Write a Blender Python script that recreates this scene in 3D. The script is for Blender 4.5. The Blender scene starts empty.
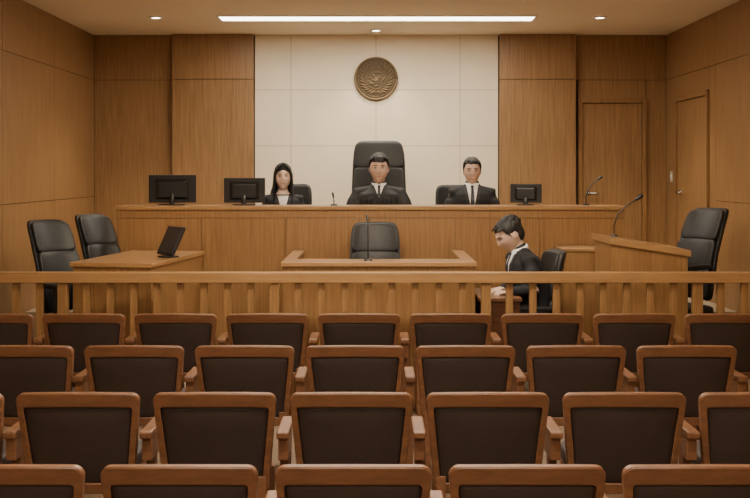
import bpy, bmesh, math, random
from mathutils import Vector, Matrix
from mathutils.bvhtree import BVHTree
random.seed(3)
SC = bpy.context.scene
C = SC.collection
PI = math.pi
F = 1000.0; H = 1.8; HY = 172.0

def PX(px, s): return (px - 375.0) / s
def PZ(py, s): return H - (py - HY) / s

# ------------------------------------------------------------------ materials
def new_mat(name):
    m = bpy.data.materials.new(name); m.use_nodes = True
    return m, m.node_tree, m.node_tree.nodes['Principled BSDF']

def mat_plain(name, col, rough=0.5, metal=0.0, noise=0.06, nscale=30, bump=0.0, coat=0.0):
    m, nt, b = new_mat(name)
    tc = nt.nodes.new('ShaderNodeTexCoord'); n = nt.nodes.new('ShaderNodeTexNoise')
    n.inputs['Scale'].default_value = nscale; n.inputs['Detail'].default_value = 4
    nt.links.new(tc.outputs['Object'], n.inputs['Vector'])
    r = nt.nodes.new('ShaderNodeValToRGB')
    r.color_ramp.elements[0].color = (*[c * (1 - noise) for c in col], 1)
    r.color_ramp.elements[1].color = (*[min(1, c * (1 + noise)) for c in col], 1)
    nt.links.new(n.outputs['Fac'], r.inputs['Fac']); nt.links.new(r.outputs['Color'], b.inputs['Base Color'])
    b.inputs['Roughness'].default_value = rough; b.inputs['Metallic'].default_value = metal
    b.inputs['Coat Weight'].default_value = coat
    if bump:
        bp = nt.nodes.new('ShaderNodeBump'); bp.inputs['Strength'].default_value = bump; bp.inputs['Distance'].default_value = 0.01
        nt.links.new(n.outputs['Fac'], bp.inputs['Height']); nt.links.new(bp.outputs['Normal'], b.inputs['Normal'])
    return m

def mat_wood(name, dark, light, grain=(22, 22, 0.9), rough=0.42, coat=0.15):
    m, nt, b = new_mat(name)
    tc = nt.nodes.new('ShaderNodeTexCoord'); mp = nt.nodes.new('ShaderNodeMapping')
    mp.inputs['Scale'].default_value = grain
    n = nt.nodes.new('ShaderNodeTexNoise'); n.inputs['Scale'].default_value = 2.5
    n.inputs['Detail'].default_value = 7; n.inputs['Roughness'].default_value = 0.62; n.inputs['Distortion'].default_value = 0.35
    nt.links.new(tc.outputs['Object'], mp.inputs['Vector']); nt.links.new(mp.outputs['Vector'], n.inputs['Vector'])
    r = nt.nodes.new('ShaderNodeValToRGB')
    r.color_ramp.elements[0].position = 0.3; r.color_ramp.elements[0].color = (*dark, 1)
    r.color_ramp.elements[1].position = 0.7; r.color_ramp.elements[1].color = (*light, 1)
    nt.links.new(n.outputs['Fac'], r.inputs['Fac']); nt.links.new(r.outputs['Color'], b.inputs['Base Color'])
    bp = nt.nodes.new('ShaderNodeBump'); bp.inputs['Strength'].default_value = 0.06; bp.inputs['Distance'].default_value = 0.004
    nt.links.new(n.outputs['Fac'], bp.inputs['Height']); nt.links.new(bp.outputs['Normal'], b.inputs['Normal'])
    b.inputs['Roughness'].default_value = rough; b.inputs['Coat Weight'].default_value = coat; b.inputs['Coat Roughness'].default_value = 0.3
    return m

def mat_emit(name, col, strength):
    m, nt, b = new_mat(name)
    b.inputs['Base Color'].default_value = (*col, 1)
    b.inputs['Emission Color'].default_value = (*col, 1); b.inputs['Emission Strength'].default_value = strength
    return m

M = {}
M['wall'] = mat_wood('wall_veneer', (.195, .103, .039), (.345, .192, .078))
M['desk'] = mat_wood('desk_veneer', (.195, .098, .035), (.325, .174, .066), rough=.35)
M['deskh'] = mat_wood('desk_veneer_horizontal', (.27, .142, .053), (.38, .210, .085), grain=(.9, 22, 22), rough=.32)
M['groove'] = mat_plain('groove_dark', (.06, .03, .012), .8)
M['chairwood'] = mat_wood('chair_wood', (.12, .050, .022), (.205, .090, .040), grain=(3, 20, 20), rough=.40, coat=.1)
M['leather'] = mat_plain('brown_leather', (.029, .0165, .012), .6, bump=.2, nscale=120, noise=.2)
M['black'] = mat_plain('black_leather', (.010, .010, .011), .52, bump=.1, nscale=90, noise=.2)
M['plastic'] = mat_plain('black_plastic', (.010, .010, .011), .35)
M['metal'] = mat_plain('dark_metal', (.04, .04, .042), .3, metal=.8)
M['micmetal'] = mat_plain('microphone_black', (.015, .015, .016), .4)
M['chrome'] = mat_plain('steel', (.45, .43, .40), .25, metal=1)
M['screen'] = mat_plain('screen_glass', (.012, .014, .02), .12)
M['stone'] = mat_plain('cream_stone', (.78, .685, .52), .7, noise=.05, nscale=6)
M['stonej'] = mat_plain('stone_joint', (.36, .29, .20), .8)
M['ceil'] = mat_plain('ceiling_paint', (.86, .76, .60), .85, noise=.02, nscale=4)
M['carpet'] = mat_plain('floor_carpet', (.20, .14, .095), .95, noise=.2, nscale=60)
M['wellfloor'] = mat_plain('well_floor', (.42, .34, .25), .6, noise=.08, nscale=12)
M['bronze'] = mat_plain('bronze', (.075, .052, .028), .55, metal=.5, noise=.4, nscale=26, bump=.4)
M['bronze2'] = mat_plain('bronze_bright', (.15, .105, .056), .5, metal=.5, noise=.3, nscale=22)
M['skin'] = mat_plain('skin', (.60, .405, .31), .55, noise=.04)
M['skinf'] = mat_plain('skin_fair', (.70, .50, .40), .55, noise=.04)
M['lip'] = mat_plain('lips', (.38, .16, .14), .5)
M['hair'] = mat_plain('black_hair', (.008, .007, .007), .6, noise=.3, nscale=60, bump=.4)
M['suit'] = mat_plain('black_suit', (.012, .012, .015), .8, noise=.15, nscale=100)
M['robe'] = mat_plain('black_robe', (.007, .007, .008), .7, noise=.15, nscale=50)
M['lapel'] = mat_plain('lapel', (.020, .020, .025), .7)
M['white'] = mat_plain('white_shirt', (.78, .76, .73), .7, noise=.02)
M['tie'] = mat_plain('dark_tie', (.02, .022, .035), .5)
M['shoe'] = mat_plain('shoe', (.01, .008, .008), .3)
M['plate'] = mat_plain('switch_plate', (.55, .5, .42), .4)
M['emit'] = mat_emit('strip_diffuser', (1.0, .90, .74), 9)
M['bulb'] = mat_emit('downlight_bulb', (1.0, .86, .66), 18)
M['eye'] = mat_plain('eye_white', (.55, .50, .46), .3, noise=.02)
M['iris'] = mat_plain('iris', (.012, .008, .006), .3)

# ------------------------------------------------------------------ helpers
def obj(name, bm, mat, parent=None, smooth=False, bevel=0.0, normals=True):
    if normals: bmesh.ops.recalc_face_normals(bm, faces=bm.faces)
    me = bpy.data.meshes.new(name); bm.to_mesh(me); bm.free()
    for m in (mat if isinstance(mat, (list, tuple)) else [mat]): me.materials.append(m)
    o = bpy.data.objects.new(name, me); C.objects.link(o)
    if parent: o.parent = parent
    if smooth:
        for p in me.polygons: p.use_smooth = True
    if bevel:
        b = o.modifiers.new('bevel', 'BEVEL'); b.width = bevel; b.segments = 2; b.limit_method = 'ANGLE'
    return o

def tag(o, label=None, cat=None, group=None, kind=None):
    if label: o['label'] = label
    if cat: o['category'] = cat
    if group: o['group'] = group
    if kind: o['kind'] = kind
    return o

def thing(name, label, cat, loc=(0, 0, 0), rz=0, group=None, scale=1):
    o = bpy.data.objects.new(name, None); C.objects.link(o)
    o.location = loc; o.rotation_euler = (0, 0, rz); o.scale = (scale,) * 3
    o.empty_display_size = .1
    return tag(o, label, cat, group)

def copy_tree(o, parent=None):
    c = o.copy(); C.objects.link(c); c.parent = parent
    for ch in list(o.children): copy_tree(ch, c)
    return c

def box(bm, x0, x1, y0, y1, z0, z1, mi=0):
    vs = [bm.verts.new(p) for p in ((x0,y0,z0),(x1,y0,z0),(x1,y1,z0),(x0,y1,z0),(x0,y0,z1),(x1,y0,z1),(x1,y1,z1),(x0,y1,z1))]
    for f in ((0,3,2,1),(4,5,6,7),(0,1,5,4),(1,2,6,5),(2,3,7,6),(3,0,4,7)):
        fc = bm.faces.new([vs[i] for i in f]); fc.material_index = mi
    return vs

def boxo(name, dims, mat, parent=None, bevel=.004):
    bm = bmesh.new(); box(bm, *dims); return obj(name, bm, mat, parent, bevel=bevel)

def hexa(bm, pts):
    vs = [bm.verts.new(p) for p in pts]
    for f in ((0,3,2,1),(4,5,6,7),(0,1,5,4),(1,2,6,5),(2,3,7,6),(3,0,4,7)): bm.faces.new([vs[i] for i in f])
    return vs

def skin_rings(bm, rings, closed=True):
    R = [[bm.verts.new(p) for p in r] for r in rings]
    n = len(R[0])
    for a, b in zip(R[:-1], R[1:]):
        for i in range(n): bm.faces.new((a[i], a[(i+1) % n], b[(i+1) % n], b[i]))
    if closed:
        bm.faces.new(list(reversed(R[0]))); bm.faces.new(R[-1])
    return [v for r in R for v in r]

def tube(bm, pts, rad, seg=16, up=Vector((0, 0, 1)), round_caps=True):
    pts = [Vector(p) for p in pts]
    rad = [(r, r) if not isinstance(r, (tuple, list)) else r for r in rad]
    rings = []
    def frame(i):
        d = (pts[min(i+1, len(pts)-1)] - pts[max(i-1, 0)]).normalized()
        u = Vector(up)
        if abs(d.dot(u)) > .95: u = Vector((0, 1, 0))
        s = d.cross(u).normalized(); u2 = s.cross(d).normalized()
        return d, s, u2
    def ring(c, s, u, a, b): return [c + s * (a * math.cos(2*PI*k/seg)) + u * (b * math.sin(2*PI*k/seg)) for k in range(seg)]
    d, s, u = frame(0); a, b = rad[0]; r = min(a, b)
    if round_caps:
        for t in (80, 50, 25): 
            ct = math.cos(math.radians(t)); st = math.sin(math.radians(t)); rings.append(ring(pts[0] - d * r * st, s, u, a * ct, b * ct))
    for i in range(len(pts)):
        d, s, u = frame(i); rings.append(ring(pts[i], s, u, *rad[i]))
    if round_caps:
        a, b = rad[-1]; r = min(a, b)
        for t in (25, 50, 80):
            ct = math.cos(math.radians(t)); st = math.sin(math.radians(t)); rings.append(ring(pts[-1] + d * r * st, s, u, a * ct, b * ct))
    return skin_rings(bm, rings)

def sgp(v, e): return math.copysign(abs(v) ** e, v)
def superell(bm, c, r, e=(.4, .4), fn=None, nu=28, nv=16):
    rings = []
    for j in range(nv + 1):
        ph = -PI/2 + PI * j / nv
        if j == 0: ph = -PI/2 + .02
        if j == nv: ph = PI/2 - .02
        ring = []
        for i in range(nu):
            th = 2*PI*i/nu
            x = r[0]*sgp(math.cos(ph), e[0])*sgp(math.cos(th), e[1]); y = r[1]*sgp(math.cos(ph), e[0])*sgp(math.sin(th), e[1]); z = r[2]*sgp(math.sin(ph), e[0])
            p = Vector((c[0]+x, c[1]+y, c[2]+z))
            ring.append(fn(p) if fn else p)
        rings.append(ring)
    return skin_rings(bm, rings)

def cyl(bm, c, r, z0, z1, seg=32, r2=None):
    r2 = r if r2 is None else r2
    return skin_rings(bm, [[Vector((c[0]+rr*math.cos(2*PI*k/seg), c[1]+rr*math.sin(2*PI*k/seg), z)) for k in range(seg)] for rr, z in ((r, z0), (r2, z1))])

def bake(o):
    bpy.context.view_layer.update()
    dg = bpy.context.evaluated_depsgraph_get()
    me = bpy.data.meshes.new_from_object(o.evaluated_get(dg))
    o.modifiers.clear(); o.data = me
    for p in me.polygons: p.use_smooth = True

def remesh(o, voxel, it=4, fac=.5):
    r = o.modifiers.new('rm', 'REMESH'); r.mode = 'VOXEL'; r.voxel_size = voxel
    s = o.modifiers.new('sm', 'SMOOTH'); s.iterations = it; s.factor = fac
    bake(o)

# ------------------------------------------------------------------ room shell
XL, XR, YB, YF, ZC = -3.19, 3.31, F/88, -1.6, PZ(35, 88)
WELL, DAIS = .06, .52
YRAIL = F/133; YBEN = F/110
def struct(name, bm, m, parent=None, bevel=0):
    o = obj(name, bm, m, parent, bevel=bevel)
    if not parent: o['kind'] = 'structure'
    return o
bm = bmesh.new(); box(bm, XL-.1, XR+.1, YF-.1, YB+.1, -.1, 0); struct('floor', bm, M['carpet'])
bm = bmesh.new(); box(bm, XL, XR, YRAIL+.06, YB, 0, WELL); struct('floor_well', bm, M['wellfloor'])
bm = bmesh.new(); box(bm, XL, XR, YBEN+.045, YB, WELL, DAIS); struct('floor_dais', bm, M['wellfloor'])
bm = bmesh.new(); box(bm, XL-.1, XR+.1, YF-.1, YB+.1, ZC, ZC+.1); struct('ceiling', bm, M['ceil'])
GZ = PZ(80, 88)
J = .006
def panel_wall_x(bm, X, sgn, ys, zs):
    for y0, y1 in zip(ys[:-1], ys[1:]):
        for z0, z1 in zip(zs[:-1], zs[1:]):
            xs = sorted((X, X + sgn*.012))
            box(bm, xs[0], xs[1], y0+J/2, y1-J/2, z0+J/2, z1-J/2)
bm = bmesh.new(); box(bm, XL-.1, XL-.012, YF-.1, YB+.1, 0, ZC); w = struct('wall_left', bm, M['groove'])
bm = bmesh.new(); panel_wall_x(bm, XL-.012, 1, [YF, 1.5, 3.6, 5.7, 7.2, 8.56, 9.95, YB], [0, 1.52, GZ, ZC]); obj('veneer_panels', bm, M['wall'], w)
bm = bmesh.new(); box(bm, XR+.012, XR+.1, YF-.1, YB+.1, 0, ZC); w = struct('wall_right', bm, M['groove'])
bm = bmesh.new(); panel_wall_x(bm, XR, 1, [YF, 1.5, 3.6, 5.7, 7.2, 8.45, 9.72], [0, 1.52, GZ, ZC])
DY0, DY1 = 9.95, 10.93
for (y0, y1, z0, z1) in ((9.72, YB, GZ, ZC), (9.72, DY0-.06, DAIS, GZ), (DY1+.06, YB, DAIS, GZ), (DY0-.06, DY1+.06, 2.62, GZ), (9.72, YB, 0, DAIS)):
    box(bm, XR, XR+.012, y0+J/2, y1-J/2, z0+J/2, z1-J/2)
obj('veneer_panels', bm, M['wall'], w)
bm = bmesh.new(); box(bm, XL-.1, XR+.1, YF-.1, YF, 0, ZC); struct('wall_rear', bm, M['wall'])
bm = bmesh.new(); box(bm, XL-.1, XR+.1, YB+.012, YB+.12, 0, ZC); w = struct('wall_back', bm, M['groove'])
bm = bmesh.new()
xa = PX(172, 88.8); xb = PX(255, 88); xc = PX(498, 88); xd = PX(576, 88.8)
bx0, bx1, bz1 = PX(578, 88), PX(646, 88), PZ(99, 88)
for (x0, x1, z0, z1) in ((XL, xa, DAIS, GZ), (XL, xa, GZ, ZC), (xd, XR, GZ, ZC), (bx1, XR, DAIS, GZ), (bx0, bx1, bz1, GZ), (XL, XR, 0, DAIS)):
    box(bm, x0+J/2, x1-J/2, YB, YB+.012, z0+J/2, z1-J/2)
obj('veneer_panels', bm, M['wall'], w)
bm = bmesh.new()
sx = [xb, PX(291, 88), PX(376, 88), PX(460, 88), xc]; sz = [DAIS, PZ(146, 88), PZ(90, 88), ZC]
for x0, x1 in zip(sx[:-1], sx[1:]):
    for z0, z1 in zip(sz[:-1], sz[1:]): box(bm, x0+.003, x1-.003, YB-.01, YB, z0+.003, z1-.003)
obj('stone_panels', bm, M['stone'], w)
bm = bmesh.new(); box(bm, xb, xc, YB-.006, YB+.011, DAIS, ZC); obj('stone_backing', bm, M['stonej'], w)
for i, (x0, x1) in enumerate(((xa, xb-.01), (xc+.01, xd))):
    bm = bmesh.new(); box(bm, x0+.01, x1-.01, YB-.08, YB+.012, DAIS, ZC); p = struct('trim_%d' % (i+1), bm, M['groove'])
    bm = bmesh.new()
    for z0, z1 in ((DAIS, GZ), (GZ, ZC)): box(bm, x0, x1, YB-.095, YB-.001, z0+J/2, z1-J/2)
    obj('veneer_panels', bm, M['wall'], p, bevel=.002)
d = boxo('door_1', (bx0+.05, bx1-.05, YB-.005, YB+.012, DAIS+.005, bz1-.05), M['wall']); d['kind'] = 'structure'
bm = bmesh.new()
for dims in ((bx0, bx0+.045, DAIS, bz1), (bx1-.045, bx1, DAIS, bz1), (bx0+.045, bx1-.045, bz1-.045, bz1)):
    box(bm, dims[0], dims[1], YB-.03, YB+.012, dims[2], dims[3])
obj('door_frame', bm, M['desk'], d, bevel=.003)
bm = bmesh.new(); hx = bx0+.11; tube(bm, [(hx, YB-.01, 1.56), (hx, YB-.06, 1.56), (hx+.11, YB-.06, 1.56)], [.011]*3, 10); 
for v in cyl(bm, (0, 0), .025, 0, .01, 20): v.co = Vector((hx+v.co.x, YB-.006-v.co.z, 1.56+v.co.y))
obj('door_handle', bm, M['chrome'], d, smooth=True)
d = boxo('door_2', (XR-.004, XR+.012, DY0, DY1, DAIS+.005, 2.56), M['wall']); d['kind'] = 'structure'
bm = bmesh.new()
for y0, y1, z0, z1 in ((DY0-.055, DY0-.005, DAIS, 2.615), (DY1+.005, DY1+.055, DAIS, 2.615), (DY0-.005, DY1+.005, 2.565, 2.615)):
    box(bm, XR-.03, XR+.012, y0, y1, z0, z1)
obj('door_frame', bm, M['desk'], d, bevel=.003)
bm = bmesh.new(); hy = DY1-.12; tube(bm, [(XR, hy, 1.58), (XR-.055, hy, 1.58), (XR-.055, hy-.12, 1.58)], [.012]*3, 10)
for v in cyl(bm, (0, 0), .026, 0, .01, 20): v.co = Vector((XR-.004-v.co.z, hy+v.co.x, 1.58+v.co.y))
obj('door_handle', bm, M['chrome'], d, smooth=True)
bm = bmesh.new(); box(bm, XL, XL+.012, YF, YRAIL, 0, .1); struct('baseboard_left', bm, M['desk'])
bm = bmesh.new(); box(bm, XR-.012, XR, YF, YRAIL, 0, .1); struct('baseboard_right', bm, M['desk'])
t = thing('light_switch', 'small pale light switch plate on the wood wall beside the side door', 'switch', (XR, 11.15, 1.75))
boxo('plate', (-.008, 0, -.04, .04, -.06, .06), M['plate'], t, .002); boxo('rocker', (-.013, -.008, -.015, .015, -.03, .03), M['white'], t, .002)

# ------------------------------------------------------------------ ceiling lights and added fill pendants
def strip_light(x0, x1, y0, y1, label, power, up=0):
    cx, cy = (x0+x1)/2, (y0+y1)/2; w, l = (x1-x0)/2, (y1-y0)/2
    t = thing('ceiling_light', label, 'ceiling light', (cx, cy, ZC))
    dz = -.22 if up else 0
    bm = bmesh.new()
    for d_ in ((-w-.02, w+.02, -l-.02, -l), (-w-.02, w+.02, l, l+.02), (-w-.02, -w, -l, l), (w, w+.02, -l, l)): box(bm, *d_, dz-.012, dz)
    obj('frame', bm, M['white'], t)
    bm = bmesh.new(); box(bm, -w, w, -l, l, dz-.006, dz); obj('diffuser', bm, M['emit'], t)
    if up:  # only the added fill pendants hang and shine upward
        for sx in (-1, 1): boxo('fill_hanger', (sx*w*.8-.006, sx*w*.8+.006, -.006, .006, dz, 0), M['chrome'], t, 0)
    for e, z, rx in ((power, dz-.02, 0), (up, dz+.01, PI)):
        if not e: continue
        L = bpy.data.lights.new('strip_lamp', 'AREA'); L.shape = 'RECTANGLE'; L.size = 2*w; L.size_y = 2*l; L.energy = e; L.color = (1, .90, .75)
        lo = bpy.data.objects.new('strip_lamp', L); C.objects.link(lo); lo.parent = t; lo.location = (0, 0, z); lo.rotation_euler = (rx, 0, 0)
    return t
strip_light(-1.56, 1.60, 9.96, 10.24, 'long glowing strip light in the ceiling before the stone wall', 68)
strip_light(-1.58, 1.62, 6.3, 6.6, 'added unseen fill strip light hanging above the wooden railing', 82, 95)  # added out-of-view pendant, its upward lamp brightens the visible ceiling
strip_light(-1.58, 1.62, 3.3, 3.6, 'added unseen fill strip light hanging above the middle gallery rows', 82, 50)  # unseen pendant put in as fill over the seats
strip_light(-1.58, 1.62, .0, .3, 'added unseen fill strip light hanging above the rear of the gallery', 90, 40)  # another added fill pendant, out of view above the camera
def downlight(x, y, label, power=28):
    t = thing('downlight', label, 'ceiling light', (x, y, ZC), 0, 'round ceiling downlights')
    bm = bmesh.new(); seg = 32
    skin_rings(bm, [[Vector((r*math.cos(2*PI*k/seg), r*math.sin(2*PI*k/seg), z)) for k in range(seg)] for r, z in ((.045, -.002), (.048, -.012), (.07, -.010), (.075, 0))], closed=False)
    obj('trim_ring', bm, M['white'], t, smooth=True)
    bm = bmesh.new(); cyl(bm, (0, 0), .045, -.006, -.001); obj('bulb', bm, M['bulb'], t)
    L = bpy.data.lights.new('spot_lamp', 'SPOT'); L.energy = power; L.spot_size = math.radians(95); L.spot_blend = .6; L.shadow_soft_size = .05; L.color = (1, .82, .6)
    lo = bpy.data.objects.new('spot_lamp', L); C.objects.link(lo); lo.parent = t; lo.location = (0, 0, -.03)
downlight(PX(156, 99.5), F/99.5, 'round ceiling downlight on the left, above the two left monitors', 80)
downlight(PX(600, 99.5), F/99.5, 'round ceiling downlight on the right, near the back wall door', 80)
downlight(PX(376, 91.2), F/91.2, 'round ceiling downlight directly above the bronze wall emblem', 40)

# ------------------------------------------------------------------ emblem
er = 22/88
t = thing('wall_emblem', 'round bronze relief emblem on the cream stone wall', 'emblem', (PX(376, 88), YB-.011, PZ(79, 88)))
def upr(vs, y0=0):
    for v in vs: v.co = Vector((v.co.x, -v.co.z + y0, v.co.y))
bm = bmesh.new(); upr(cyl(bm, (0, 0), er*.97, 0, .02, 64)); obj('disc', bm, M['bronze'], t)
def ring_t(bm, r, rr, y, sxq=1.0):
    pts = [(sxq*r*math.cos(a), y, r*math.sin(a)) for a in [2*PI*k/64 for k in range(65)]]
    tube(bm, pts, [rr]*65, 8, up=Vector((0, 1, 0)), round_caps=False)
bm = bmesh.new(); ring_t(bm, er*.94, .014, -.02); obj('rim', bm, M['bronze2'], t, smooth=True)
bm = bmesh.new(); ring_t(bm, er*.82, .004, -.021)
gr = er*.48
ring_t(bm, gr, .004, -.022, 1)
ring_t(bm, gr, .003, -.022, .55)
for zz in (-.5, 0, .5):
    hw_ = gr*math.sqrt(1-zz*zz); tube(bm, [(-hw_+2*hw_*k/8, -.022, gr*zz+.012*math.sin(PI*k/8)) for k in range(9)], [.003]*9, 6, up=Vector((0, 1, 0)))
rnd0 = random.Random(5)
for k in range(16):
    a = rnd0.uniform(0, 2*PI); rr_ = rnd0.uniform(.02, .38)*er; rot = rnd0.uniform(0, PI)
    c0 = (rr_*math.cos(a), rr_*math.sin(a)); ra, rb = rnd0.uniform(.014, .030), rnd0.uniform(.007, .014)
    superell(bm, (0, 0, 0), (ra, .007, rb), (.9, .9), lambda p: Vector((c0[0]+p.x*math.cos(rot)-p.z*math.sin(rot), -.021+p.y, c0[1]+p.x*math.sin(rot)+p.z*math.cos(rot))), 10, 6)
def leaf(ang, r0, r1, wd, tw):
    pts = []; rd = []
    for q in range(8):
        u = q/7; rr_ = er*(r0+(r1-r0)*u); a = ang + tw*u
        pts.append((rr_*math.cos(a), -.021, rr_*math.sin(a))); rd.append((.002+wd*math.sin(PI*min(1, u+.05))))
    tube(bm, pts, rd, 8, up=Vector((0, 1, 0)))
for k in range(24):
    a = -PI/2 + (k-11.5)*.22
    leaf(a, .54, .80, .009, .34 if k > 11 else -.34)
for sx in (-1, 1):
    pts = [(sx*er*.62*math.sin(q*.24), -.021, -er*.62*math.cos(q*.24)) for q in range(12)]
    tube(bm, pts, [.005]*12, 6, up=Vector((0, 1, 0)))
obj('relief', bm, M['bronze2'], t, smooth=True)

# ------------------------------------------------------------------ judges' bench
BT = PZ(206, 110)
bl, br = PX(117, 110), PX(624, 110)
t = thing('judges_bench', 'long raised wooden judges bench in front of the stone wall', 'bench', (0, YBEN, WELL))
bt = BT - WELL
bm = bmesh.new(); box(bm, bl, br, 0, .02, 0, bt-.04)
obj('backing', bm, M['groove'], t)
bm = bmesh.new()
xs = [bl + (br-bl)*k/6 for k in range(7)]
for a, b in zip(xs[:-1], xs[1:]): box(bm, a+.0015, b-.0015, -.014, .001, .08, bt-.112)
box(bm, bl, br, -.018, .001, bt-.108, bt-.036)
obj('front_panel', bm, M['desk'], t, bevel=.002)
bm = bmesh.new(); box(bm, bl-.01, br+.01, -.022, .001, 0, .075); obj('plinth', bm, M['desk'], t, bevel=.002)
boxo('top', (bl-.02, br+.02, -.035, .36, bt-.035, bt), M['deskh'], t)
for a in (bl, br-.03): boxo('side_panel', (a, a+.03, .0205, .34, DAIS-WELL, bt-.036), M['desk'], t)

# ------------------------------------------------------------------ left counsel desk (turned slightly)
DT = H - .70
dt = DT - WELL
t = thing('counsel_desk', 'wooden desk on the left with a tilted black monitor on it', 'desk', (-1.95, 8.33, WELL), math.radians(-9))
x0, x1, y0, y1 = -.32, .34, -.63, .60
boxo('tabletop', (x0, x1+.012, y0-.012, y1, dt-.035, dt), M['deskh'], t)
boxo('front_panel', (x0+.02, x1, y0, y0+.03, 0, dt-.036), M['desk'], t)
boxo('side_panel', (x1-.03, x1, y0+.031, y1-.031, 0, dt-.036), M['desk'], t)
boxo('end_panel', (x0+.02, x1, y1-.03, y1, 0, dt-.036), M['desk'], t)

# ------------------------------------------------------------------ central clerk desk (U shaped)
t = thing('clerk_desk', 'low wooden enclosure desk in the centre around the empty black chair', 'desk', (0, 0, WELL))
ux0, ux1 = -.73, .79
boxo('front_panel', (ux0+.01, ux1-.01, 7.78, 7.81, 0, dt-.036), M['desk'], t)
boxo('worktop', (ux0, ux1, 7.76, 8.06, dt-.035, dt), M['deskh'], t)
for a in (ux0, ux1-.10):
    boxo('side_wall', (a+.02, a+.08, 7.82, 8.95, 0, dt-.036), M['desk'], t)
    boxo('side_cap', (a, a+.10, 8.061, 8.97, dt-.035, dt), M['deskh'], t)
WT = PZ(296, 128)-WELL
t = thing('writing_desk', 'small dark wooden writing desk under the hands of the sideways seated person', 'desk', (0, 0, WELL))
boxo('tabletop', (.80, 1.13, 7.68, 8.36, WT-.03, WT), M['chairwood'], t)
boxo('front_panel', (.83, 1.12, 7.71, 7.73, 0, WT-.031), M['chairwood'], t)
boxo('rear_panel', (.83, 1.12, 8.31, 8.33, 0, WT-.031), M['chairwood'], t)

# ------------------------------------------------------------------ lectern desk right
LX0, LX1 = 1.85, 2.46; LY0, LY1 = 7.86, 8.42
zl, zr = PZ(236, 124)-WELL, PZ(248, 124)-WELL
t = thing('lectern', 'wooden witness stand with slanted top and a gooseneck microphone', 'lectern', (0, 0, WELL))
bm = bmesh.new(); hexa(bm, [(LX0, LY0, 0), (LX1, LY0, 0), (LX1, LY0+.03, 0), (LX0, LY0+.03, 0), (LX0, LY0, zl-.03), (LX1, LY0, zr-.03), (LX1, LY0+.03, zr-.03), (LX0, LY0+.03, zl-.03)])
obj('front_panel', bm, M['desk'], t, bevel=.003)
bm = bmesh.new(); hexa(bm, [(LX0, LY1-.03, 0), (LX1, LY1-.03, 0), (LX1, LY1, 0), (LX0, LY1, 0), (LX0, LY1-.03, zl-.03), (LX1, LY1-.03, zr-.03), (LX1, LY1, zr-.03), (LX0, LY1, zl-.03)])
obj('rear_panel', bm, M['desk'], t, bevel=.003)
boxo('side_panel', (LX0, LX0+.03, LY0+.031, LY1-.031, 0, zl-.036), M['desk'], t)
boxo('shelf', (LX0+.031, LX1-.05, LY0+.031, LY1-.031, .62, .65), M['desk'], t)
bm = bmesh.new(); a, b = LX0-.02, LX1+.02; sl = (zr-zl)/(LX1-LX0); za = zl+sl*(a-LX0); zb = zl+sl*(b-LX0)
hexa(bm, [(a, LY0-.02, za-.05), (b, LY0-.02, zb-.05), (b, LY1+.02, zb-.05), (a, LY1+.02, za-.05), (a, LY0-.02, za), (b, LY0-.02, zb), (b, LY1+.02, zb), (a, LY1+.02, za)])
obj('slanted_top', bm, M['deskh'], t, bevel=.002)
t = thing('side_cabinet', 'low wooden cabinet behind the clerk chair, left of the witness stand', 'cabinet', (0, 0, WELL))
cx0, cx1, cy0, cy1 = 1.62, 2.15, 8.62, 9.0; ct = PZ(247, 114)-WELL
boxo('body', (cx0, cx1, cy0, cy1, 0, ct-.03), M['desk'], t); boxo('top', (cx0-.012, cx1+.012, cy0-.012, cy1, ct-.029, ct), M['deskh'], t)

# ------------------------------------------------------------------ railing
t = thing('gallery_railing', 'long wooden railing with upright balusters in front of the gallery seats', 'railing', (0, YRAIL, 0))
RT = PZ(272, 133)
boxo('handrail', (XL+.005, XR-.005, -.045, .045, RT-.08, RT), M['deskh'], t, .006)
boxo('bottom_rail', (XL+.005, XR-.005, -.03, .03, .05, .11), M['deskh'], t, .004)
bm = bmesh.new(); box(bm, -.027, .027, -.018, .018, .11, RT-.08); p0 = obj('baluster', bm, M['desk'], t, bevel=.003)
x = -3.05; first = True; k = 0
while x < XR-.08:
    if k % 9 != 4:
        o = p0 if first else p0.copy()
        if not first: C.objects.link(o)
        o.location = (x, 0, 0); first = False
    x += .1765; k += 1
bm = bmesh.new(); box(bm, -.036, .036, -.032, .032, 0, RT-.08); p1 = obj('newel_post', bm, M['desk'], t, bevel=.004)
first = True
for k in range(4, 36, 9):
    o = p1 if first else p1.copy()
    if not first: C.objects.link(o)
    o.location = (-3.05+.1765*k, 0, 0); first = False

# ------------------------------------------------------------------ gallery chairs
def outline(wt, wb, v0, v1, r, arch=0.0):
    pts = []
    def hw(v): return wb + (wt-wb)*(v-v0)/(v1-v0)
    def arc(cx, cz, a0, a1, n=7):
        return [(cx+r*math.cos(a0+(a1-a0)*k/(n-1)), cz+r*math.sin(a0+(a1-a0)*k/(n-1))) for k in range(n)]
    def line(p, q, n): return [(p[0]+(q[0]-p[0])*k/n, p[1]+(q[1]-p[1])*k/n) for k in range(1, n)]
    segs = [arc(hw(v1)-r, v1-r, 0, PI/2), arc(-hw(v1)+r, v1-r, PI/2, PI), arc(-hw(v0)+r, v0+r, PI, 1.5*PI), arc(hw(v0)-r, v0+r, 1.5*PI, 2*PI)]
    for i in range(4):
        pts += segs[i]; nx = segs[(i+1) % 4]; pts += line(segs[i][-1], nx[0], 10)
    return [(x, z + arch*(1-(x/wt)**2)*max(0, (z-(v0+v1)/2)/((v1-v0)/2))) for x, z in pts]

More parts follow.
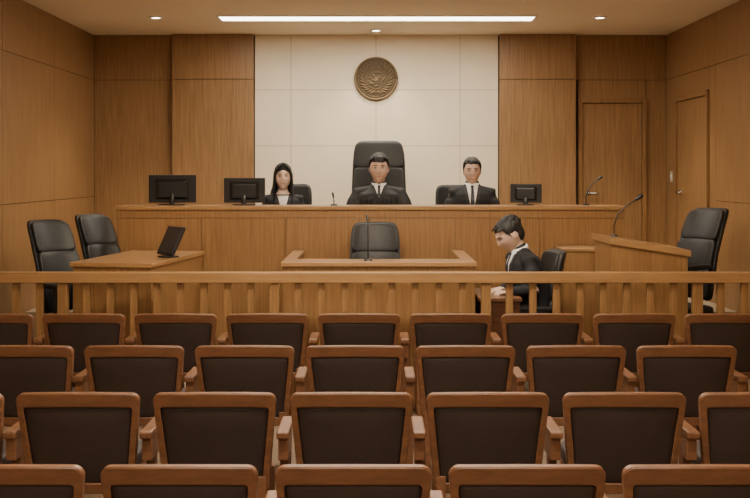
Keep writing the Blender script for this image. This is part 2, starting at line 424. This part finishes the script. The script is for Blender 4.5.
def gallery_chair(hw, aw):
    t = thing('gallery_chair', 'x', 'chair', (0, 0, 0), 0, 'wood framed gallery chairs')
    v0, v1 = .34, .806
    def mp(x, z, y): return Vector((x, y - .0 + (.82-z)*.16 - .022*(1-(x/hw)**2), z))
    oo = outline(hw, hw*.87, v0, v1, .034, .008); ii = outline(hw-.032, hw*.87-.030, v0+.05, v1-.064, .012, .006)
    bm = bmesh.new()
    th = .036
    R = []
    prof = [(oo, .004), (oo, th-.004), ('oi', th), ('io', th), (ii, th-.003), (ii, .003), ('io', 0), ('oi', 0)]
    def mix(a, b, k): return [(p[0]*(1-k)+q[0]*k, p[1]*(1-k)+q[1]*k) for p, q in zip(a, b)]
    for pr, y in prof:
        pts = mix(oo, ii, .10) if pr == 'oi' else mix(oo, ii, .92) if pr == 'io' else pr
        R.append([bm.verts.new(mp(p[0], p[1], y)) for p in pts])
    n = len(oo)
    for a in range(len(R)):
        A, B = R[a], R[(a+1) % len(R)]
        for i in range(n): bm.faces.new((A[i], A[(i+1) % n], B[(i+1) % n], B[i]))
    o = obj('back_frame', bm, M['chairwood'], t)
    bm = bmesh.new(); cz = (v0+v1)/2
    def pan(sgn, base):
        rings = []
        for k, bulge in ((1.0, 0), (.96, .003), (.88, .006), (.7, .009), (.4, .011), (.05, .011)):
            rings.append([bm.verts.new(mp(p[0]*k, cz+(p[1]-cz)*k, base+sgn*bulge)) for p in ii])
        for A, B in zip(rings[:-1], rings[1:]):
            for i in range(n): bm.faces.new((A[i], A[(i+1) % n], B[(i+1) % n], B[i]))
        bm.faces.new(rings[-1]); return rings[0]
    a = pan(-1, .014); b = pan(1, .026)
    for i in range(n): bm.faces.new((a[i], a[(i+1) % n], b[(i+1) % n], b[i]))
    obj('back_panel', bm, M['leather'], t, smooth=True)
    bm = bmesh.new(); superell(bm, (0, .30, .435), (hw*.86-.02, .20, .045), (.35, .3)); obj('seat', bm, M['leather'], t, smooth=True)
    boxo('seat_frame', (-hw*.86+.03, hw*.86-.03, .11, .47, .355, .395), M['chairwood'], t)
    for sx in (-1, 1):
        for (ya, yb, zt) in ((.075, .05, .42), (.45, .47, .36)):
            bm = bmesh.new(); xx = sx*(hw*.86-.03)
            hexa(bm, [(xx-.014, yb-.014, 0), (xx+.014, yb-.014, 0), (xx+.014, yb+.014, 0), (xx-.014, yb+.014, 0), (xx-.022, ya-.02, zt), (xx+.022, ya-.02, zt), (xx+.022, ya+.02, zt), (xx-.022, ya+.02, zt)])
            obj('leg', bm, M['chairwood'], t, bevel=.003)
    return t
def add_arm(t, xc, aw):
    bm = bmesh.new(); box(bm, xc-aw/2, xc+aw/2, .0, .30, .602, .636)
    a = obj('armrest', bm, M['chairwood'], t, bevel=.008)
    bm = bmesh.new(); box(bm, xc-aw/2+.006, xc+aw/2-.006, .03, .24, .50, .601); box(bm, xc-.018, xc+.018, .10, .17, 0, .5)
    obj('armrest_support', bm, M['chairwood'], a, bevel=.004)
ORD = ['leftmost', 'second', 'third', 'fourth', 'fifth', 'sixth', 'seventh', 'eighth', 'rightmost']
rows = [(143.9, 359, 92.3, -4, 4, .575, 'row beside the railing'),
        (176.5, 355, 111.3, -3, 3, .567, 'second row from the railing'),
        (224.5, 351, 137.8, -3, 3, .552, 'third row from the railing'),
        (299.0, 353, 176, -2, 2, .53, 'row nearest the camera')]
for s, cx, pitch, k0, k1, wd, rowname in rows:
    base = gallery_chair(wd/2, .056); pw = pitch/s; gap = pw-wd; aw = gap-.004
    add_arm(base, pw/2, aw)
    n = k1-k0+1
    for k in range(k0, k1+1):
        o = base if k == k0 else copy_tree(base)
        o.location = (PX(cx+pitch*k, s), F/s + .02, 0)
        i = k-k0
        word = 'leftmost' if i == 0 else 'rightmost' if i == n-1 else ORD[i] + ' from left'
        o['label'] = 'wood framed brown gallery chair, %s in the %s' % (word, rowname)
    add_arm(base, -pw/2, aw)

# ------------------------------------------------------------------ office chairs
def office_chair(label, loc, rz, top=1.15, w=.48, scale=1.0, arms=True, pads=3, th=.03, rec=.14, armz=.632):
    t = thing('office_chair', label, 'chair', loc, rz, None, scale)
    hw = w/2; zb = .50
    def mp(p):
        u = (p.z-zb)/(top-zb)
        return Vector((p.x*(1-.10*max(0, u)**2), p.y + .17 + rec*(p.z-zb) + rec*.35*max(0, u-.45)**2 - .02*math.sin(PI*min(1, max(0, u))*1.2) - .06*(p.x/hw)**2, p.z))
    bm = bmesh.new(); superell(bm, (0, .036, (zb+top)/2), (hw, .022, (top-zb)/2), (.25, .3), mp, 32, 28)
    back = obj('backrest', bm, M['black'], t, smooth=True)
    hh = (top-zb-.03)/pads
    bm = bmesh.new()
    for k in range(pads):
        superell(bm, (0, .010, zb+.015+hh*(k+.5)), (hw-.012, th*.8, hh/2*1.06), (.34, .3), mp, 28, 14)
    obj('back_cushion', bm, M['black'], back, smooth=True)
    bm = bmesh.new(); superell(bm, (0, -.03, .425), (hw, .24, .05), (.4, .3)); obj('seat', bm, M['black'], t, smooth=True)
    bm = bmesh.new(); box(bm, -.12, .12, -.12, .12, .33, .375); tube(bm, [(0, .1, .36), (0, .22, .38), (0, .245, .55)], [(.03, .012)]*3, 10); obj('seat_bracket', bm, M['metal'], t, bevel=.004)
    if arms:
        for sx in (-1, 1):
            bm = bmesh.new(); xx = sx*(hw+.022)
            tube(bm, [(sx*(hw-.06), -.02, .37), (xx, -.02, .38), (xx+sx*.008, -.03, .5), (xx, -.02, armz-.012)], [(.014, .02)]*4, 10, up=Vector((0, 1, 0)))
            a = obj('armrest', bm, M['metal'], t, smooth=True)
            bm = bmesh.new(); superell(bm, (xx, -.02, armz), (.026, .14, .017), (.5, .4)); obj('arm_pad', bm, M['black'], a, smooth=True)
    bm = bmesh.new(); cyl(bm, (0, 0), .026, .09, .34, 20); obj('gas_column', bm, M['metal'], t, smooth=False)
    bm = bmesh.new()
    for k in range(5):
        a = 2*PI*k/5 + .3; tube(bm, [(0, 0, .10), (.15*math.cos(a), .15*math.sin(a), .09), (.29*math.cos(a), .29*math.sin(a), .068)], [(.028, .02), (.022, .016), (.016, .012)], 10)
    obj('star_base', bm, M['metal'], t, smooth=True)
    for k in range(5):
        a = 2*PI*k/5 + .3; bm = bmesh.new()
        for v in cyl(bm, (0, 0), .027, -.02, .02, 20): v.co = Vector((.29*math.cos(a)+v.co.x*math.cos(a)-v.co.z*math.sin(a), .29*math.sin(a)+v.co.x*math.sin(a)+v.co.z*math.cos(a), .028+v.co.y))
        obj('caster', bm, M['plastic'], t)
    return t
office_chair('tall black leather chair at left desk, nearer the railing', (-2.39, 8.05, WELL), math.radians(56), 1.12, .36, 1.2, th=.036, rec=.24, armz=.70)
office_chair('tall black leather chair at left desk, nearer the judges bench', (-2.20, 8.70, WELL), math.radians(56), 1.135, .34, 1.2, th=.036, rec=.24, armz=.70)
office_chair('empty black leather chair behind the central low desk', (PX(375, 118), F/118, WELL), 0, 1.14, .40, 1.14, armz=.80)
office_chair('tall black leather chair against the right wall beside the witness stand', (2.585, 8.62, WELL), math.radians(-62), 1.12, .37, 1.27, th=.036, rec=.24, armz=.74)

# ------------------------------------------------------------------ monitors
def monitor(label, loc, rz, w, h, tilt=0, lift=.06):
    t = thing('monitor', label, 'monitor', loc, rz)
    bm = bmesh.new()
    T = Matrix.Rotation(tilt, 4, 'X')
    def tr(vs):
        for v in vs: v.co = T @ v.co + Vector((0, 0, lift))
    tr(box(bm, -w/2, w/2, -.012, .012, 0, h)); tr(hexa(bm, [(-w*.36, .012, h*.12), (w*.36, .012, h*.12), (w*.28, .035, h*.2), (-w*.28, .035, h*.2), (-w*.36, .012, h*.85), (w*.36, .012, h*.85), (w*.28, .035, h*.75), (-w*.28, .035, h*.75)]))
    obj('housing', bm, M['plastic'], t, bevel=.004)
    bm = bmesh.new(); tr(box(bm, -w/2+.012, w/2-.012, -.0145, -.0122, .014, h-.012)); obj('screen', bm, M['screen'], t)
    bm = bmesh.new(); tube(bm, [(0, .045, .008), (0, .05, lift*.6), T @ Vector((0, .03, h*.3)) + Vector((0, 0, lift))], [(.024, .01)]*3, 10, up=Vector((0, 1, 0))); obj('stand', bm, M['plastic'], t, smooth=True)
    bm = bmesh.new(); superell(bm, (0, .03, .006), (w*.28, .075, .006), (.3, .5)); obj('stand_base', bm, M['plastic'], t, smooth=True)
    return t
def bench_mon(px, pw, ptop, label, rz=PI):
    s = 107.5; w = pw/s; topz = PZ(ptop, s); h = topz-BT-.022
    monitor(label, (PX(px, s), F/s, BT+.001), rz, w, h, 0, .022)
bench_mon(172.5, 47, 175, 'large black monitor at the left end of the judges bench', PI+.06)
bench_mon(244.5, 41, 178, 'black monitor on the judges bench beside the long haired person')
bench_mon(526, 31, 184, 'small black monitor on the bench right of the suited person', PI-.25)
monitor('tilted black monitor standing on the left counsel desk', (PX(165, 122), F/122, DT+.001), math.radians(-52), .28, .25, math.radians(-26), .02)

# ------------------------------------------------------------------ microphones
def mic(label, loc, pts, head=.010):
    t = thing('microphone', label, 'microphone', loc)
    bm = bmesh.new(); cyl(bm, (0, 0), .035, 0, .014, 28, .028); obj('base', bm, M['micmetal'], t)
    bm = bmesh.new(); tube(bm, pts, [.0055]*len(pts), 8); obj('gooseneck', bm, M['micmetal'], t, smooth=True)
    d = (Vector(pts[-1])-Vector(pts[-2])).normalized(); e = Vector(pts[-1])
    bm = bmesh.new(); tube(bm, [e-d*.005, e+d*.02, e+d*.045], [head*.7, head, head], 12); obj('capsule', bm, M['plastic'], t, smooth=True)
mic('short gooseneck microphone on the bench left of the robed person', (PX(334, 108.5), 9.2, BT), [(0, 0, .01), (0, 0, .05), (-.005, .015, .075)])
mic('thin gooseneck microphone on the central low desk', (PX(368, 127), 7.9, DT), [(0, 0, .01), (0, 0, .2), (.0, .01, .27), (-.004, .03, .31)])
mic('gooseneck microphone at the right end of the judges bench', (PX(586, 107.5), 9.3, BT), [(0, 0, .01), (0.0, 0, .09), (.03, 0, .16), (.07, 0, .21), (.105, 0, .235)], .013)
ls = 121.0
mic('curved gooseneck microphone on the slanted witness stand', (PX(614, ls), F/ls, WELL+zl+sl*(PX(614, ls)-LX0)+.004), [(0, 0, .005), (.0, 0, .09), (.03, 0, .18), (.10, 0, .25), (.19, 0, .31)], .017)

# ------------------------------------------------------------------ people
def head_shape(p):
    x, y, z = p.x, p.y, p.z
    X, Y, Z = .076*x, .096*y, .118*z
    if z < .1:
        k = min(1, (.1-z)/1.1)
        X *= 1-.34*k**1.5
        if Y > 0: Y *= 1-.42*k
        else: Y *= 1-.06*k
    if Y < 0:
        if abs(X) < .04:
            f = 0
            if -.030 < Z < .02: f = .25+.75*(.02-Z)/.05
            elif -.042 < Z <= -.030: f = (Z+.042)/.012
            elif .02 <= Z < .04: f = .25*(.04-Z)/.02
            Y -= .020*f*math.exp(-(X/(.008+.006*f))**2)
        Y += .009*math.exp(-((abs(X)-.031)/.015)**2-((Z-.008)/.011)**2)
        Y -= .004*math.exp(-(X/.06)**2-((Z-.030)/.010)**2)
        Y -= .006*math.exp(-(X/.022)**2-((Z+.058)/.010)**2)
        Y += .003*math.exp(-(X/.03)**2-((Z+.076)/.006)**2)
        Y -= .006*math.exp(-(X/.025)**2-((Z+.098)/.014)**2)
        Y -= .004*math.exp(-((abs(X)-.045)/.015)**2-((Z+.02)/.02)**2)
    return Vector((X, Y, Z))

def unit_sphere(nu=72, nv=56):
    rings = []
    for j in range(nv+1):
        ph = -PI/2+.03+(PI-.06)*j/nv
        rings.append([Vector((math.cos(ph)*math.cos(2*PI*i/nu), math.cos(ph)*math.sin(2*PI*i/nu), math.sin(ph))) for i in range(nu)])
    return rings
_b = bmesh.new(); skin_rings(_b, [[head_shape(p) for p in r] for r in unit_sphere()]); _b.normal_update()
HEADBVH = BVHTree.FromBMesh(_b)
def face_y(x, z):
    h = HEADBVH.ray_cast(Vector((x, -.3, z)), Vector((0, 1, 0)))
    return h[0].y if h[0] else -.08

def add_hand(bm, wr, d, n, side, sc=1.0, curl=.35):
    wr, d, n, side = Vector(wr), Vector(d).normalized(), Vector(n).normalized(), Vector(side).normalized()
    k = wr + d*.09*sc
    tube(bm, [wr-d*.02, wr+d*.02, wr+d*.055*sc, k], [(.027, .019), (.032, .017), (.040, .015), (.040, .013)], 14, up=n)
    for off, ln, r in ((.030, .070, .0090), (.010, .078, .0095), (-.011, .072, .0090), (-.031, .056, .0082)):
        p = k + side*off*sc - d*.008; dd = (d + side*off*3).normalized(); pts = [p-d*.02, p]; c = curl
        for f in (.45, .32, .23):
            dd = (dd*math.cos(c) - n*math.sin(c)).normalized(); 
            p = p + dd*ln*f*sc; pts.append(p); c = curl*.9
        tube(bm, pts, [r, r, r*.97, r*.92, r*.82], 10, up=n)
    p = wr + d*.025 + side*.026; dd = (d*.72+side*.70-n*.12).normalized()
    pts = [p-dd*.01, p+dd*.03, p+dd*.03+(d*.88+side*.42-n*.25).normalized()*.03, p+dd*.03+(d*.95+side*.2-n*.35).normalized()*.055]
    tube(bm, pts, [.013, .0125, .011, .009], 10, up=n)

def person(label, loc, rz=0, scale=1.0, outfit='suit', hair='short', lean=0.0, pitch=0.0, yaw=0.0, hs=1.16, kneey=-.43, skin='skin', female=False, handz=.665, face=1.0, neck=0.0):
    t = thing('person', label, 'person', loc, rz, None, scale)
    wide = .90 if female else 1.0
    robe = outfit == 'robe'
    L = math.radians(lean)
    def bend(p):
        p = Vector(p); h = p.z-.56
        if h <= 0: return p
        a = L*min(1, h/.3); c, s_ = math.cos(a), math.sin(a)
        return Vector((p.x, p.y*c-h*s_, .56+h*c+p.y*s_))
    RH = Matrix.Rotation(math.radians(yaw), 3, 'Z') @ Matrix.Rotation(math.radians(pitch), 3, 'X')
    piv = Vector((0, .012, -.085)); hc = Vector((0, -.012, 1.056-neck+.118*hs))
    def headmap(p): 
        p = Vector(p); p.x *= face
        return bend(hc + (RH @ (p-piv)+piv)*hs)
    J_ = {}
    for sx in (-1, 1):
        J_[sx] = dict(hip=Vector((sx*.085, -.01, .565)), knee=Vector((sx*.105, kneey, .545)), ank=Vector((sx*.10, kneey+.01, .10)),
                      sh=bend((sx*(.168 if not robe else .182)*wide, .005, .984)))
        J_[sx]['wr'] = Vector((sx*.105, kneey+.16, handz)); 
        e = (J_[sx]['sh']+J_[sx]['wr'])/2; J_[sx]['el'] = Vector((sx*(.212 if not robe else .24)*wide, e.y+.085, .765))
    bm = bmesh.new()
    def apply(vs, f):
        for v in vs: v.co = f(v.co)
    tors = [(.50, .140, .090), (.58, .145, .095), (.70, .118, .078), (.82, .125, .082), (.93, .135, .085), (.98, .130, .072), (1.02, .080, .055), (1.05, .055, .050)]
    apply(tube(bm, [(0, .015, z) for z, a, b in tors], [(a*wide, b) for z, a, b in tors], 24, up=Vector((0, 1, 0))), bend)
    nk = .052 if not female else .043
    vs = tube(bm, [(0, .015, 1.00), (0, .010, 1.06), (0, -.002, 1.10), (0, -.006, 1.14)], [nk*(1.25 if female else 1.1), nk, nk, nk], 20, up=Vector((0, 1, 0))); apply(vs, bend)
    apply(skin_rings(bm, [[head_shape(p) for p in r] for r in unit_sphere()]), headmap)
    for sx in (-1, 1):
        vs = superell(bm, (0, 0, 0), (.006, .013, .025), (.8, .8), lambda p: Vector((sx*(.0750+p.x+.20*max(0, p.y)), .012+p.y+.15*p.z, -.003+p.z)), 14, 10); apply(vs, headmap)
        j = J_[sx]
        tube(bm, [j['sh'], j['sh'].lerp(j['el'], .5), j['el'], j['el'].lerp(j['wr'], .4), j['wr']], [.036*wide, .034*wide, .030, .028, .023], 16)
        d = (Vector((sx*.065, kneey+.02, handz-.015))-j['wr']).normalized()
        add_hand(bm, j['wr'], d, (0, -.1, 1), (-sx, 0, 0))
        tube(bm, [j['hip'], j['hip'].lerp(j['knee'], .5), j['knee'], j['knee'].lerp(j['ank'], .35), j['ank']], [.075, .066, .050, .046, .034], 16)
        tube(bm, [j['ank']+Vector((0, .03, -.05)), j['ank']+Vector((0, -.06, -.055)), j['ank']+Vector((0, -.15, -.065))], [(.034, .035), (.038, .030), (.034, .018)], 14)
    body = obj('body', bm, M[skin], t); remesh(body, .0045, 3, .4)
    for sx in (-1, 1):
        ex, ez = sx*.030, .004; ey = face_y(ex, ez)
        bm = bmesh.new()
        superell(bm, (0, 0, 0), (.0140, .0060, .0050), (1, 1), lambda p: headmap((ex+p.x, ey+.0022+p.y, ez+p.z-.0014*(p.x/.014)**2)), 24, 14)
        ic = headmap((ex, ey-.004, ez))
        for f in bm.faces:
            c = f.calc_center_median()
            if (c-ic).length < .0074*hs: f.material_index = 1
        obj('eye', bm, [M['eye'], M['iris']], body, smooth=True)
        bm = bmesh.new()
        pts = [headmap((sx*x, face_y(sx*x, z)-.0005, z)) for x, z in ((.014, .0225), (.024, .0260), (.036, .0260), (.048, .0205))]
        tube(bm, pts, [.0026, .0038, .0032, .0016] if not female else [.0016, .0026, .002, .001], 8); obj('eyebrow', bm, M['hair'], body, smooth=True)
        bm = bmesh.new()
        pts = [headmap((sx*x, face_y(sx*x, z)-.0018, z)) for x, z in ((.0155, .0050), (.023, .0095), (.034, .0095), (.0445, .0045))]
        tube(bm, pts, [.0012, .0020, .0020, .0012], 6); obj('eyelashes', bm, M['hair'], body, smooth=True)
    bm = bmesh.new()
    pts = [headmap((x, face_y(x, z)+.0008, z)) for x, z in ((-.023, -.058), (-.012, -.0565), (0, -.0575), (.012, -.0565), (.023, -.058))]
    tube(bm, pts, [.0012, .0032, .0036, .0032, .0012], 8); obj('lips', bm, M['lip'], body, smooth=True)
    # ---- hair
    bm = bmesh.new()
    rnd = random.Random(7+int(loc[0]*10))
    if hair in ('fringe', 'short'):
        apply(superell(bm, (0, .018, .040), (.0805, .091, .084), (1, 1), None, 48, 32), headmap)
        apply(superell(bm, (0, .048, -.005), (.070, .056, .075), (1, 1), None, 36, 24), headmap)
        for row in range(3):
            for k in range(17):
                a = -1+2*k/16 + rnd.uniform(-.05, .05)
                x0 = a*.060
                sweep = {'fringe': .004, 'short': .014}[hair]
                z1 = (.044 if hair == 'fringe' else .058) + .006*row + .010*a*a + rnd.uniform(-.005, .005)
                xs_ = max(-.070, min(.070, x0*1.08 + sweep))
                pts = [(x0*.5, -.01-.01*row, .118-.016*a*a-.002*row), (x0*.85, -.056, .101-.018*a*a), (x0*1.0+sweep*.5, face_y(max(-.06, min(.06, x0)), .08)-.005, .084-.01*a*a), (xs_, face_y(xs_, z1)-.003, z1)]
                apply(tube(bm, pts, [.006, .0065, .0065, .0022], 8), headmap)
        for k in range(110):
            th = rnd.uniform(-.2, PI+.2); ph = rnd.uniform(.0, 1.4)
            d = Vector((math.cos(th)*math.cos(ph), math.sin(th)*math.cos(ph), math.sin(ph)))
            c = Vector((0, .018, .040)) + Vector((d.x*.079, d.y*.0895, d.z*.0825))
            g = Vector((-d.y*.3, -.4, -.2 - .5*(1-d.z)))
            apply(tube(bm, [c-g*.025-d*.003, c+d*.0005, c+g*.035-d*.001], [.004, .005, .002], 7), headmap)
        for sx in (-1, 1):
            apply(tube(bm, [(sx*.068, -.042, .070), (sx*.0750, -.036, .040), (sx*.0755, -.022, .020), (sx*.076, -.016, -.006)], [.010, .008, .006, .0025], 10), headmap)
    else:
        apply(superell(bm, (0, .010, .032), (.0825, .098, .090), (1, 1), None, 48, 32), headmap)
        apply(superell(bm, (0, .045, -.012), (.076, .066, .080), (1, 1), None, 36, 24), headmap)
        for sx in (-1, 1):
            for q in range(4):
                apply(tube(bm, [(sx*.002, -.050+.012*q, .116), (sx*.030, -.076+.010*q, .092), (sx*.056, -.074+.010*q, .058), (sx*.070, -.060+.010*q, .020), (sx*.074, -.050+.008*q, -.02), (sx*.080, -.04+.006*q, -.06)], [.007, .010, .010, .009, .009, .009], 10), headmap)
            for q in range(6):
                y0_ = -.030+.016*q; ln = .30-.02*abs(q-2)+rnd.uniform(-.015, .015)
                pts = [(sx*.074, y0_, .03), (sx*.080, y0_, -.05), (sx*(.084+rnd.uniform(-.004, .006)), y0_-.004, -.12), (sx*(.090+.003*q+rnd.uniform(-.006, .006)), y0_-.026, -.12-ln*.3), (sx*(.092+.004*q+rnd.uniform(-.008, .008)), y0_-.050, -.12-ln*.5), (sx*(.084+.004*q), y0_-.056, -.12-ln*.62)]
                apply(tube(bm, pts, [.013, .013, .013, .013, .011, .003], 10), headmap)
        apply(tube(bm, [(0, .06, .0), (0, .075, -.08), (0, .085, -.16), (0, .095, -.26)], [(.080, .04), (.080, .035), (.08, .03), (.06, .02)], 20, up=Vector((0, 1, 0))), headmap)
    ho = obj('hair', bm, M['hair'], body); remesh(ho, .0036, 1, .4)
    # ---- jacket
    ex = .062 if robe else .022
    jt = [(.50, .160, .112), (.58, .165, .115), (.70, .148, .104), (.82, .158, .110), (.92, .174, .112), (.970, .168, .100), (1.004, .132, .082), (1.030, .088, .066), (1.050, .062, .056)]
    if female: jt = jt[:6] + [(1.004, .125, .078), (1.020, .098, .066)]
    def jack_torso(bm_):
        return tube(bm_, [(0, .012, z) for z, a, b in jt], [(a*wide+ex*(1 if z < .95 else .7), b+min(ex, .04)*.6) if z < .985 else (a*wide+.009, b+.006) for z, a, b in jt], 32, up=Vector((0, 1, 0)), round_caps=not female)
    tb = bmesh.new(); jack_torso(tb); tb.normal_update(); TB = BVHTree.FromBMesh(tb); tb.free()
    bm = bmesh.new(); apply(jack_torso(bm), bend)
    sl_ = 1.5 if robe else 1.0
    for sx in (-1, 1):
        j = J_[sx]
        sh2 = j['sh']+Vector((sx*.006, 0, -.014))
        tube(bm, [bend((sx*.080, .006, 1.000 if not female else .985)), sh2, sh2.lerp(j['el'], .33), sh2.lerp(j['el'], .66), j['el'], j['el'].lerp(j['wr'], .5), j['wr'].lerp(j['el'], .06)],
             [.044, .060*wide*(1+.15*(sl_-1)), .058*wide*(1+.6*(sl_-1)), .054*wide*sl_, .050*sl_, .044*sl_, .037*sl_], 24)
        if robe:
            tube(bm, [j['hip'], j['knee'], j['knee']+Vector((0, -.02, -.22))], [.115, .085, .07], 16)
            for q, (xa_, xb_) in enumerate(((.05, .06), (.09, .115), (.13, .17), (.17, .23), (.20, .265))):
                pts = []
                for u in range(7):
                    z = .985-.06*u-.01*q; xx = sx*(xa_+(xb_-xa_)*u/6); h = TB.ray_cast(Vector((xx, -.5, z)), Vector((0, 1, 0)))
                    pts.append((xx, (h[0].y if h[0] else -.02)-.001, z))
                tube(bm, pts, [.006, .010, .012, .013, .014, .014, .012], 10)
        else: tube(bm, [j['hip'], j['hip'].lerp(j['knee'], .3)], [.105, .098], 16)
    jo = obj('robe' if robe else 'jacket', bm, M['robe' if robe else 'suit'], t); remesh(jo, .008, 9 if not robe else 5, .5)
    bm = bmesh.new()
    tube(bm, [(0, .01, .50), (0, .01, .60)], [(.155, .11)]*2, 20, up=Vector((0, 1, 0)))
    for sx in (-1, 1):
        j = J_[sx]; tube(bm, [j['hip'], j['hip'].lerp(j['knee'], .5), j['knee'], j['knee'].lerp(j['ank'], .5), j['ank']+Vector((0, 0, .0))], [.095, .086, .068, .062, .052], 16)
    to = obj('trousers', bm, M['suit'], t); remesh(to, .010, 3, .5)
    for sx in (-1, 1):
        a = J_[sx]['ank']; bm = bmesh.new()
        tube(bm, [a+Vector((0, .035, -.052)), a+Vector((0, -.06, -.056)), a+Vector((0, -.16, -.068))], [(.042, .046), (.046, .040), (.040, .030)], 16)
        obj('shoe', bm, M['shoe'], t, smooth=True)
    def tfy(x, z):
        h = TB.ray_cast(Vector((x, -.5, z)), Vector((0, 1, 0))); return h[0].y if h[0] else -.05
    def patch(name, mat, fl, fr, z0, z1, off, th=.004, nz=20, nx=8):
        bm = bmesh.new(); G = []
        for o_ in (off, off-th-.012):
            g = []
            for j in range(nz+1):
                z = z0+(z1-z0)*j/nz; a, b = fl(z), fr(z)
                g.append([bm.verts.new(bend((a+(b-a)*i/nx, tfy(a+(b-a)*i/nx, z)-o_, z))) for i in range(nx+1)])
            G.append(g)
        for g in G:
            for j in range(nz):
                for i in range(nx): bm.faces.new((g[j][i], g[j][i+1], g[j+1][i+1], g[j+1][i]))
        A, B = G
        for j in range(nz):
            for i in (0, nx): bm.faces.new((A[j][i], A[j+1][i], B[j+1][i], B[j][i]))
        for i in range(nx):
            for j in (0, nz): bm.faces.new((A[j][i], A[j][i+1], B[j][i+1], B[j][i]))
        return obj(name, bm, M[mat], jo, smooth=False)
    zv = .78 if outfit == 'suit' else (.945 if robe else .82)
    zt = 1.044 if not female else 1.010; vw = .052 if not robe else .042
    V = lambda z: .002+vw*max(0, (z-zv)/(zt-zv))**.9
    patch('shirt', 'white', lambda z: -V(z), V, zv, zt, .006)
    if not robe:
        patch('lapel', 'lapel', lambda z: -V(z)-.032*min(1, (z-zv)/.06)*(1-.35*(z-zv)/(zt-zv))-.002, lambda z: -V(z)+.003, zv, zt-.008, .008)
        patch('lapel', 'lapel', lambda z: V(z)-.003, lambda z: V(z)+.032*min(1, (z-zv)/.06)*(1-.35*(z-zv)/(zt-zv))+.002, zv, zt-.008, .008)
    if outfit != 'blouse':
        tw = lambda z: .010+.012*max(0, (1.03-z)/.2)
        patch('tie', 'tie', lambda z: -min(tw(z), V(z)*.75+.003), lambda z: min(tw(z), V(z)*.75+.003), zv+.005, 1.025, .0115)
        bm = bmesh.new(); superell(bm, (0, 0, 0), (.013, .009, .013), (.6, .6), lambda p: bend((p.x*(1+p.z*15), p.y+tfy(0, 1.03)-.006, 1.034+p.z)), 14, 10); obj('tie_knot', bm, M['tie'], jo, smooth=True)
        bm = bmesh.new(); seg = 28; ro = nk+.010
        rings = []
        for r_, z_ in ((ro+.010, 1.022), (ro+.004, 1.062), (ro-.004, 1.064), (ro-.002, 1.022)):
            rings.append([bend((r_*math.sin(2*PI*k/seg), .010-r_*math.cos(2*PI*k/seg), z_+.016*(1-math.cos(2*PI*k/seg))/2-(.012 if k in (0,) else 0))) for k in range(seg)])
        rr = [[bm.verts.new(p) for p in r] for r in rings]
        for a in range(4):
            A, B = rr[a], rr[(a+1) % 4]
            for i in range(seg): bm.faces.new((A[i], A[(i+1) % seg], B[(i+1) % seg], B[i]))
        obj('collar', bm, M['white'], jo, smooth=True)
    return t

YJ = 9.78
sj = F/YJ
x = PX(379, sj); person('person in black robe with white collar seated at the bench centre', (x, YJ, DAIS), 0, 1.10, outfit='robe', hair='fringe', face=.96)
office_chair('very tall black leather chair behind the robed person', (x, YJ+.03, DAIS), 0, 1.48, .52, 1.08, pads=4)
x = PX(283, sj); person('person with long black hair in dark jacket seated at the bench', (x, YJ, DAIS), math.radians(6), 1.04, outfit='blouse', hair='long', skin='skinf', female=True, face=.94, hs=1.10)
office_chair('black leather chair behind the person with long hair', (x+.03, YJ+.04, DAIS), math.radians(-6), 1.16, .46, 1.0)
x = PX(472, sj); person('person in black suit and tie seated right of the robed person', (x, YJ, DAIS), math.radians(-3), 1.10, outfit='suit', hair='short', face=.95, hs=1.05, neck=.012)
office_chair('black leather chair behind the suited person at the bench', (x-.09, YJ+.04, DAIS), math.radians(8), 1.15, .48, 1.0)
person('person in dark suit seated sideways behind the railing, looking down', (1.27, 8.02, WELL), math.radians(-78), 1.08, outfit='suit', hair='short', lean=14, pitch=16, hs=1.08, kneey=-.36, handz=.74)
office_chair('black chair carrying the person seated sideways behind railing', (1.23, 8.02, WELL), math.radians(-84), 1.04, .44, 1.07, rec=.07)

# ------------------------------------------------------------------ camera, world
cam = bpy.data.cameras.new('camera'); co = bpy.data.objects.new('camera', cam); C.objects.link(co)
co.location = (0, 0, H); co.rotation_euler = (PI/2, 0, 0)
cam.sensor_width = 36; cam.lens = 36*F/750; cam.shift_y = -(249-HY)/750; cam.clip_end = 60
SC.camera = co
w = bpy.data.worlds.new('world'); SC.world = w; w.use_nodes = True
w.node_tree.nodes['Background'].inputs[0].default_value = (.5, .42, .33, 1); w.node_tree.nodes['Background'].inputs[1].default_value = .3
